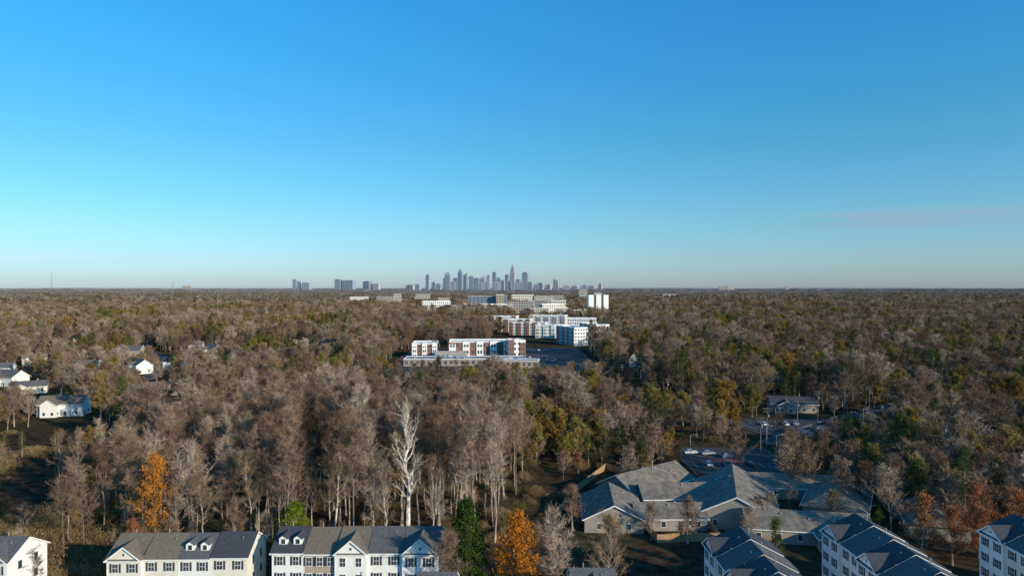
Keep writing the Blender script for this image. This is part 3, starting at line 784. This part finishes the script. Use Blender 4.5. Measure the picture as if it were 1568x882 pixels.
for (x, y, w, h) in [(45,1200,34,20),(75,1300,44,25),(20,1450,54,26),(60,1480,40,28),(95,1400,30,30),(110,1150,26,19),(85,1160,20,22)]:
    block('white_apartment_block', x, y, rng.uniform(-15,20), w, 22, h, 5, 10, rng.choice(['white','conc','cream']), 'memb')
def slab(x, y, w, d, h):
    root = empty('residential_tower', (x, y, gz(x, y)), R(6)); A = MB()
    n = 3; sw = w*.25; gap = (w-n*sw)/(n-1)
    for i in range(n):
        c0 = -w/2+i*(sw+gap); A.box(c0, c0+sw, -d/2, d/2, -2, h, 'trim', top='memb')
        if i < n-1:
            A.box(c0+sw, c0+sw+gap, -d/2+1.5, d/2-1.5, -2, h-1.5, 'farglass')
            for f in range(12): A.box(c0+sw+.01, c0+sw+gap-.01, -d/2+.3, -d/2+1.49, 3.2*f+2.6, 3.2*f+3.0, 'conc')
    A.box(-w*.2, w*.2, -4, 4, h, h+4, 'conc')
    A.obj('tower_body', root)
slab(163, 1300, 38, 18, 43)
for (x, y, w, h) in [(-370,2000,50,32),(-345,2060,24,40),(-470,2100,55,30),(-180,1800,30,30),(80,1750,50,34),(30,1900,60,36),(-300,2300,50,36),(140,2100,40,34)]:
    block('office_building', x, y, rng.uniform(-10,10), w, w*.4, h, 5, 10, rng.choice(['cream','conc','conc']), 'memb')
for (x, y, w, h) in [(1850,6000,60,52),(1910,6020,30,60),(2500,6200,30,56),(1960,6100,50,50),(-3000,6300,70,50),(620,2700,60,26),(255,2450,30,50)]:
    block('distant_office_building', x, y, rng.uniform(-10,10), w, w*.4, h, 5, 6, 'conc', 'memb2')

# ------------------------------------------------------------------ skyline
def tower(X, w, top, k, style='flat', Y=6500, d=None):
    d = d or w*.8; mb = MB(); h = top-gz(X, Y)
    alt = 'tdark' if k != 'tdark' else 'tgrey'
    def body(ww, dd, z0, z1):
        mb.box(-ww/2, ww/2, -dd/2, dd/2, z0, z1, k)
        n = 4
        for i in range(n):
            c = -ww/2+ww*(i+.5)/n
            for s in (-1, 1):
                a, e = sorted((s*(dd/2+.1), s*(dd/2+.6))); mb.box(c-ww/n*.22, c+ww/n*.22, a, e, z0+4, z1-4, alt)
    if style == 'flat':
        body(w, d, -10, h); mb.box(-w*.3, w*.3, -d*.3, d*.3, h, h+4, 'tgrey')
    elif style == 'crown':
        body(w, d, -10, h*.72); body(w*.82, d*.82, h*.72, h*.84); body(w*.6, d*.6, h*.84, h*.92); body(w*.35, d*.35, h*.92, h*.97)
        mb.tube([Vector((0,0,h*.97)), Vector((0,0,h*1.05))], [w*.12, .5], 8, 'tgrey')
    elif style == 'point':
        body(w, d, -10, h*.84)
        z0, z1 = h*.84, h
        a = [(-w/2,-d/2,z0),(w/2,-d/2,z0),(w/2,d/2,z0),(-w/2,d/2,z0)]; p = (-w*.05, 0, z1)
        for i in range(4): mb.poly([a[i], a[(i+1) % 4], p], k)
    elif style == 'round':
        body(w, d, -10, h*.85); n = 10
        for i in range(n):
            a0 = math.pi*i/n; a1 = math.pi*(i+1)/n
            P = lambda a, y: (-math.cos(a)*w/2, y, h*.85+math.sin(a)*h*.15)
            mb.poly([P(a0,-d/2), P(a1,-d/2), P(a1,d/2), P(a0,d/2)], k)
            for y in (-d/2, d/2): mb.poly([P(a0,y), P(a1,y), (0,y,h*.85)], k)
    elif style == 'slant':
        body(w, d, -10, h*.88)
        mb.poly([(-w/2,-d/2,h*.88),(w/2,-d/2,h*.88),(w/2,-d/2,h)], k); mb.poly([(-w/2,d/2,h*.88),(w/2,d/2,h*.88),(w/2,d/2,h)], k)
        mb.poly([(w/2,-d/2,h*.88),(w/2,d/2,h*.88),(w/2,d/2,h),(w/2,-d/2,h)], k); mb.poly([(-w/2,-d/2,h*.88),(w/2,-d/2,h),(w/2,d/2,h),(-w/2,d/2,h*.88)], 'tgrey')
    o = mb.obj('skyscraper'); o.location = (X, Y, gz(X, Y)); o.rotation_euler[2] = R(rng.uniform(-25,-10))
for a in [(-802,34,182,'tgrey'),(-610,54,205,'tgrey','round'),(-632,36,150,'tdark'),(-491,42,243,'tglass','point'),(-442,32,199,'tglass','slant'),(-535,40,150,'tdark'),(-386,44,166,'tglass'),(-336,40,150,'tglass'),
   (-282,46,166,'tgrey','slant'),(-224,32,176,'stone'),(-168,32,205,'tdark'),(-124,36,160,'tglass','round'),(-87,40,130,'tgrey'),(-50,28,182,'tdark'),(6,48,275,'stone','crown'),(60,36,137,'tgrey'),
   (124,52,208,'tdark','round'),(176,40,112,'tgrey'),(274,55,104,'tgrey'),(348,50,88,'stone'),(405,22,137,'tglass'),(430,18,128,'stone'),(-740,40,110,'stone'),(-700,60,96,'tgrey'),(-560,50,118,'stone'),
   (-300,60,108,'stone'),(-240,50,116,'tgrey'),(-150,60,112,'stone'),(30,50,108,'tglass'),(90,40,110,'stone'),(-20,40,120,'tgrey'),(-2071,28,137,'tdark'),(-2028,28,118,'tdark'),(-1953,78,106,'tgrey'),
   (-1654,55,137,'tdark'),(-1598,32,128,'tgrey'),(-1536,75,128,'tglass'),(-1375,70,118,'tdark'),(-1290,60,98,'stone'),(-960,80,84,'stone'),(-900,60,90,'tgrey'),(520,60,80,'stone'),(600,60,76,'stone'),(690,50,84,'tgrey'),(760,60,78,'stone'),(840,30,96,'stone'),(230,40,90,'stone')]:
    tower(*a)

def mast(x, y, h):
    mb = MB(); w = 2.2
    for a in range(3):
        an = a*2.094; mb.tube([Vector((math.cos(an)*w, math.sin(an)*w, 0)), Vector((math.cos(an)*.5, math.sin(an)*.5, h))], [.35,.25], 4, 'metal')
    for i in range(int(h/6)):
        q = 1-i*6/h
        for a in range(3):
            a0 = a*2.094; a1 = a0+2.094
            mb.tube([Vector((math.cos(a0)*w*q, math.sin(a0)*w*q, i*6)), Vector((math.cos(a1)*w*q, math.sin(a1)*w*q, i*6+6))], [.15,.15], 3, 'metal')
    o = mb.obj('radio_mast'); o.location = (x, y, gz(x, y))
mast(-2360, 3500, 135)
mast(-1590, 3200, 80)

# ------------------------------------------------------------------ roads
strip('road', [(-3,60),(-1,100),(0,116)], 7, 'asphalt')
strip('car_park_paving', [(71.5,206),(71.5,240)], 32, 'asphalt', line=False)
strip('car_park_paving', [(124,258),(124,292)], 50, 'asphalt', line=False)
strip('street', [(92,245),(150,300),(210,345),(300,420)], 8, 'asphalt', z=.03)
strip('street', [(40,430),(75,350),(100,262)], 8, 'asphalt', z=.04)
strip('car_park_paving', [(-14,456),(-14,638)], 150, 'asphalt', line=False)
strip('street', [(-240,340),(-225,420),(-262,520),(-330,620)], 7, 'asphalt')
strip('street', [(-229,424),(-330,430)], 6, 'asphalt', z=.035)
strip('footpath', [(-205,240),(-180,232),(-160,236),(-140,226)], 3.5, 'gravel', kerb=False, line=False)
mb = MB()
for i in range(12): mb.box(58+i*2.6, 58.1+i*2.6, 213, 218, .02, .032, 'paint')
for i in range(18): mb.box(100+i*2.7, 100.1+i*2.7, 262, 267, .02, .032, 'paint')
mb.obj('parking_bay_markings')
mb = MB(); mb.box(61,73,219,223,.0,.05,'redpave'); mb.obj('red_paving')

# ------------------------------------------------------------------ cars
CARC = {'white':(0.7,0.7,0.7),'silver':(0.40,0.41,0.43),'black':(0.03,0.03,0.035),'blue':(0.05,0.10,0.25),'red':(0.30,0.03,0.03),'grey':(0.16,0.17,0.18)}
for k, c in CARC.items(): M['car_'+k] = mat('car_paint_'+k, c, tuple(v*.95 for v in c), 1, rough=.3, spec=.6)
CARM = {}
def car_mesh(kc):
    if kc in CARM: return CARM[kc]
    mb = MB(); k = 'car_'+kc
    prof = [(-2.25,.35),(-2.25,.8),(-2.1,.95),(-1.2,1.02),(1.0,1.02),(2.1,.82),(2.28,.6),(2.28,.35)]
    for i in range(len(prof)):
        a, b = prof[i], prof[(i+1) % len(prof)]
        mb.poly([(a[0],-.9,a[1]),(b[0],-.9,b[1]),(b[0],.9,b[1]),(a[0],.9,a[1])], k)
    mb.poly([(p[0],-.9,p[1]) for p in prof][::-1], k); mb.poly([(p[0],.9,p[1]) for p in prof], k)
    b0, b1, t0, t1 = -1.75, 1.05, -1.2, .35
    B = [(b0,-.82,1.0),(b1,-.82,1.0),(b1,.82,1.0),(b0,.82,1.0)]; T = [(t0,-.65,1.45),(t1,-.65,1.45),(t1,.65,1.45),(t0,.65,1.45)]
    for i in range(4): mb.poly([B[i],B[(i+1)%4],T[(i+1)%4],T[i]], 'glass')
    mb.box(t0,t1,-.66,.66,1.44,1.49,k)
    for s in (-1,1): mb.tube([Vector((-.45,s*.83,1.0)), Vector((-.45,s*.67,1.45))],[.06,.06],4,k)
    for x in (-1.4,1.4):
        for s in (-1,1):
            mb.tube([Vector((x,s*.72,.33)), Vector((x,s*.93,.33))],[.33,.33],14,'tyre',cap=True); mb.tube([Vector((x,s*.93,.33)), Vector((x,s*.945,.33))],[.2,.2],10,'metal',cap=True)
    for s in (-1,1):
        mb.box(2.2,2.29,s*.65-.2,s*.65+.2,.62,.76,'trim'); mb.box(-2.27,-2.2,s*.65-.2,s*.65+.2,.66,.82,'brick')
    CARM[kc] = mb.mesh('car'); return CARM[kc]
def car(x, y, rot, kc, z=.03):
    o = bpy.data.objects.new('parked_car', car_mesh(kc)); COL.objects.link(o); o.location = (x, y, z); o.rotation_euler[2] = R(rot)
cols = list(CARC)
car(60.5,231,5,'white'); car(66,229.5,4,'silver'); car(71,226,20,'blue'); car(62,215.5,90,'white'); car(67.5,215.5,90,'grey'); car(75,215.5,90,'black')
for i in range(14):
    if rng.random() < .5: car(101.5+i*2.7, 264.5, 90, rng.choice(cols))
for i in range(10):
    if rng.random() < .4: car(103+i*4.4, 280+rng.uniform(-1,1), 90, rng.choice(cols))
for row in (519, 526, 548, 610):
    for i in range(40):
        if rng.random() < .55:
            x = -88+i*3.2
            if row < 530 and -62 < x < -34 and row > 524: continue
            if row == 548 and (-84 < x < 14): continue
            car(x, row, 90, rng.choice(cols), .05)
for (x, y, r_) in [(-222,400,80),(-230,395,70),(-214,335,20),(-190,318,10),(-270,398,30),(82,325,110),(62,378,115),(-280,430,0),(-300,432,0),(155,303,42),(172,318,38),(120,270,45)]:
    car(x, y, r_, rng.choice(cols), .06)

# ------------------------------------------------------------------ fences, poles
def fence(pts, h=1.9):
    mb = MB()
    for (a, b) in zip(pts[:-1], pts[1:]):
        A = Vector((a[0],a[1],0)); B = Vector((b[0],b[1],0)); L = (B-A).length; d = (B-A)/L; nrm = Vector((-d.y,d.x,0))
        n = int(L/.16)
        for i in range(n):
            p = A+d*(L*i/n); q = A+d*(L*(i+.88)/n); hh = h+rng.uniform(-.03,.03)
            v = [p-nrm*.012, q-nrm*.012, q+nrm*.012, p+nrm*.012]
            for j in range(4):
                e, f = v[j], v[(j+1)%4]; mb.poly([(e.x,e.y,0),(f.x,f.y,0),(f.x,f.y,hh),(e.x,e.y,hh)], 'wood')
        m = int(L/2.4)+1
        for i in range(m+1):
            p = A+d*(L*i/m)+nrm*.08; mb.box(p.x-.06,p.x+.06,p.y-.06,p.y+.06,0,h+.08,'wood')
    mb.obj('wooden_fence')
fence([(10,164),(17,186),(29,211)]); fence([(29,211),(34,205)])
fence([(32,150),(38,151),(46,151),(46,158)]); fence([(32,150),(31,158)])
fence([(48,150),(58,148)])

def pole(x, y, h, rot=0):
    mb = MB(); mb.tube([Vector((0,0,0)), Vector((0,0,h))], [.19,.12], 8, 'pole', cap=True)
    for z, l in ((h-.5,1.3),(h-1.6,1.1)):
        mb.box(-l,l,-.21,-.09,z-.07,z+.07,'pole')
        for px in (-l+.1,-l*.45,l*.45,l-.1): mb.tube([Vector((px,-.15,z+.07)), Vector((px,-.15,z+.3))],[.06,.04],6,'metal',cap=True)
    mb.tube([Vector((.4,0,h-3.4)), Vector((.4,0,h-2.4))],[.25,.25],10,'metal',cap=True)
    o = mb.obj('utility_pole'); o.location = (x,y,gz(x,y)); o.rotation_euler[2] = R(rot)
PP = [(83,228,13,-20),(92,246,13,-20),(112,268,13,-20),(74,325,13,10),(62,385,13,15),(136,215,14,-30),(122,196,14,-30),(150,248,14,-30),(128,286,13,-20),(158,302,13,-20)]
for p in PP: pole(*p)
def wire(a, b, sag=1.2):
    P = []
    for i in range(9):
        t = i/8; p = Vector(a).lerp(Vector(b), t); p.z -= sag*4*t*(1-t); P.append(p)
    return P
mb = MB()
for i, j in ((0,1),(1,2),(3,4),(5,6),(5,7),(1,3),(2,8),(8,9)):
    for o in (-.9,0,.9): mb.tube(wire((PP[i][0]+o,PP[i][1],PP[i][2]-.2),(PP[j][0]+o,PP[j][1],PP[j][2]-.2)), [.02]*9, 3, 'dark')
mb.obj('overhead_wires')
def lamp(x, y, h=8):
    mb = MB(); mb.tube([Vector((0,0,0)), Vector((0,0,h))], [.1,.07], 8, 'metal'); mb.tube([Vector((0,0,h)), Vector((.7,0,h+.4)), Vector((1.6,0,h+.45))], [.06,.05,.04], 6, 'metal'); mb.box(1.4,2.1,-.16,.16,h+.36,h+.5,'metal')
    o = mb.obj('street_lamp'); o.location = (x,y,0)
for p in ((58,222),(86,222),(105,272),(140,272),(88,236)): lamp(*p)

# ------------------------------------------------------------------ light, sky, camera
az, el = R(128), R(17)      # azimuth clockwise from +Y, elevation
sd = Vector((math.sin(az)*math.cos(el), math.cos(az)*math.cos(el), math.sin(el)))
sun = bpy.data.lights.new('sun', 'SUN'); sun.energy = 5.0; sun.angle = R(.5); sun.color = (1.0, .86, .66)
so = bpy.data.objects.new('sun', sun); COL.objects.link(so); so.rotation_euler = sd.to_track_quat('Z', 'Y').to_euler(); so.location = sd*500
w = bpy.data.worlds.new('World'); scene.world = w; w.use_nodes = True
nt = w.node_tree; nt.nodes.clear()
out = N(nt, 'ShaderNodeOutputWorld'); bg = N(nt, 'ShaderNodeBackground'); bg.inputs[1].default_value = .15
sky = N(nt, 'ShaderNodeTexSky'); sky.sky_type = 'NISHITA'; sky.sun_disc = False; sky.sun_elevation = el; sky.sun_rotation = az
sky.altitude = 100; sky.air_density = 1.0; sky.dust_density = .4; sky.ozone_density = 2.5
tc = N(nt, 'ShaderNodeTexCoord'); sp = N(nt, 'ShaderNodeSeparateXYZ'); nt.links.new(tc.outputs['Generated'], sp.inputs[0])
# clear-air colour response by elevation (values are doubled by the scale node below)
ramp = N(nt, 'ShaderNodeValToRGB'); e = ramp.color_ramp.elements
e[0].position = 0.0; e[0].color = (.26,.35,.56,1); e[1].position = .42; e[1].color = (.105,.54,.76,1)
for p, c in ((.04,(.27,.38,.53,1)),(.10,(.235,.42,.51,1)),(.207,(.165,.45,.54,1)),(.30,(.125,.49,.64,1))):
    q = e.new(p); q.color = c
nt.links.new(sp.outputs['Z'], ramp.inputs[0])
dbl = N(nt, 'ShaderNodeVectorMath', operation='SCALE'); dbl.inputs['Scale'].default_value = 2.0; nt.links.new(ramp.outputs[0], dbl.inputs[0])
mul = N(nt, 'ShaderNodeVectorMath', operation='MULTIPLY')
nt.links.new(sky.outputs[0], mul.inputs[0]); nt.links.new(dbl.outputs[0], mul.inputs[1])
def math_(op, a, b=None, c=None):
    n = N(nt, 'ShaderNodeMath', operation=op)
    for i, v in enumerate((a, b, c)):
        if v is None: continue
        if isinstance(v, (int, float)): n.inputs[i].default_value = v
        else: nt.links.new(v, n.inputs[i])
    return n.outputs[0]
mp = N(nt, 'ShaderNodeMapping'); mp.inputs['Scale'].default_value = (5, 5, 75); nt.links.new(tc.outputs['Generated'], mp.inputs[0])
cn = N(nt, 'ShaderNodeTexNoise'); cn.inputs['Scale'].default_value = 1.0; cn.inputs['Detail'].default_value = 5; nt.links.new(mp.outputs[0], cn.inputs['Vector'])
def mr(v, a, b, c=0, d=1):
    n = N(nt, 'ShaderNodeMapRange', interpolation_type='SMOOTHSTEP'); nt.links.new(v, n.inputs[0])
    for i, q in enumerate((a, b, c, d)): n.inputs[i+1].default_value = q
    return n.outputs[0]
mask = math_('MULTIPLY', mr(sp.outputs['X'], .30, .45), mr(sp.outputs['Z'], .070, .084))
mask = math_('MULTIPLY', mask, mr(sp.outputs['Z'], .090, .108, 1, 0))
mask = math_('MULTIPLY', mask, mr(cn.outputs['Fac'], .35, .62))
mask = math_('MULTIPLY', mask, mr(sp.outputs['Y'], .0, .3))
mask = math_('MULTIPLY', mask, .6)
cl = N(nt, 'ShaderNodeMix', data_type='RGBA'); cl.inputs[7].default_value = (2.2, 2.9, 3.6, 1)
nt.links.new(mask, cl.inputs[0]); nt.links.new(mul.outputs[0], cl.inputs[6])
nt.links.new(cl.outputs[2], bg.inputs[0]); nt.links.new(bg.outputs[0], out.inputs[0])

cam = bpy.data.cameras.new('camera'); co = bpy.data.objects.new('camera', cam); COL.objects.link(co)
co.location = (0,0,56); co.rotation_euler = (R(90),0,0); cam.lens = 24; cam.sensor_width = 36; cam.clip_start = .5; cam.clip_end = 60000
scene.camera = co
scene.view_settings.view_transform = 'Standard'; scene.view_settings.look = 'None'; scene.view_settings.exposure = 0
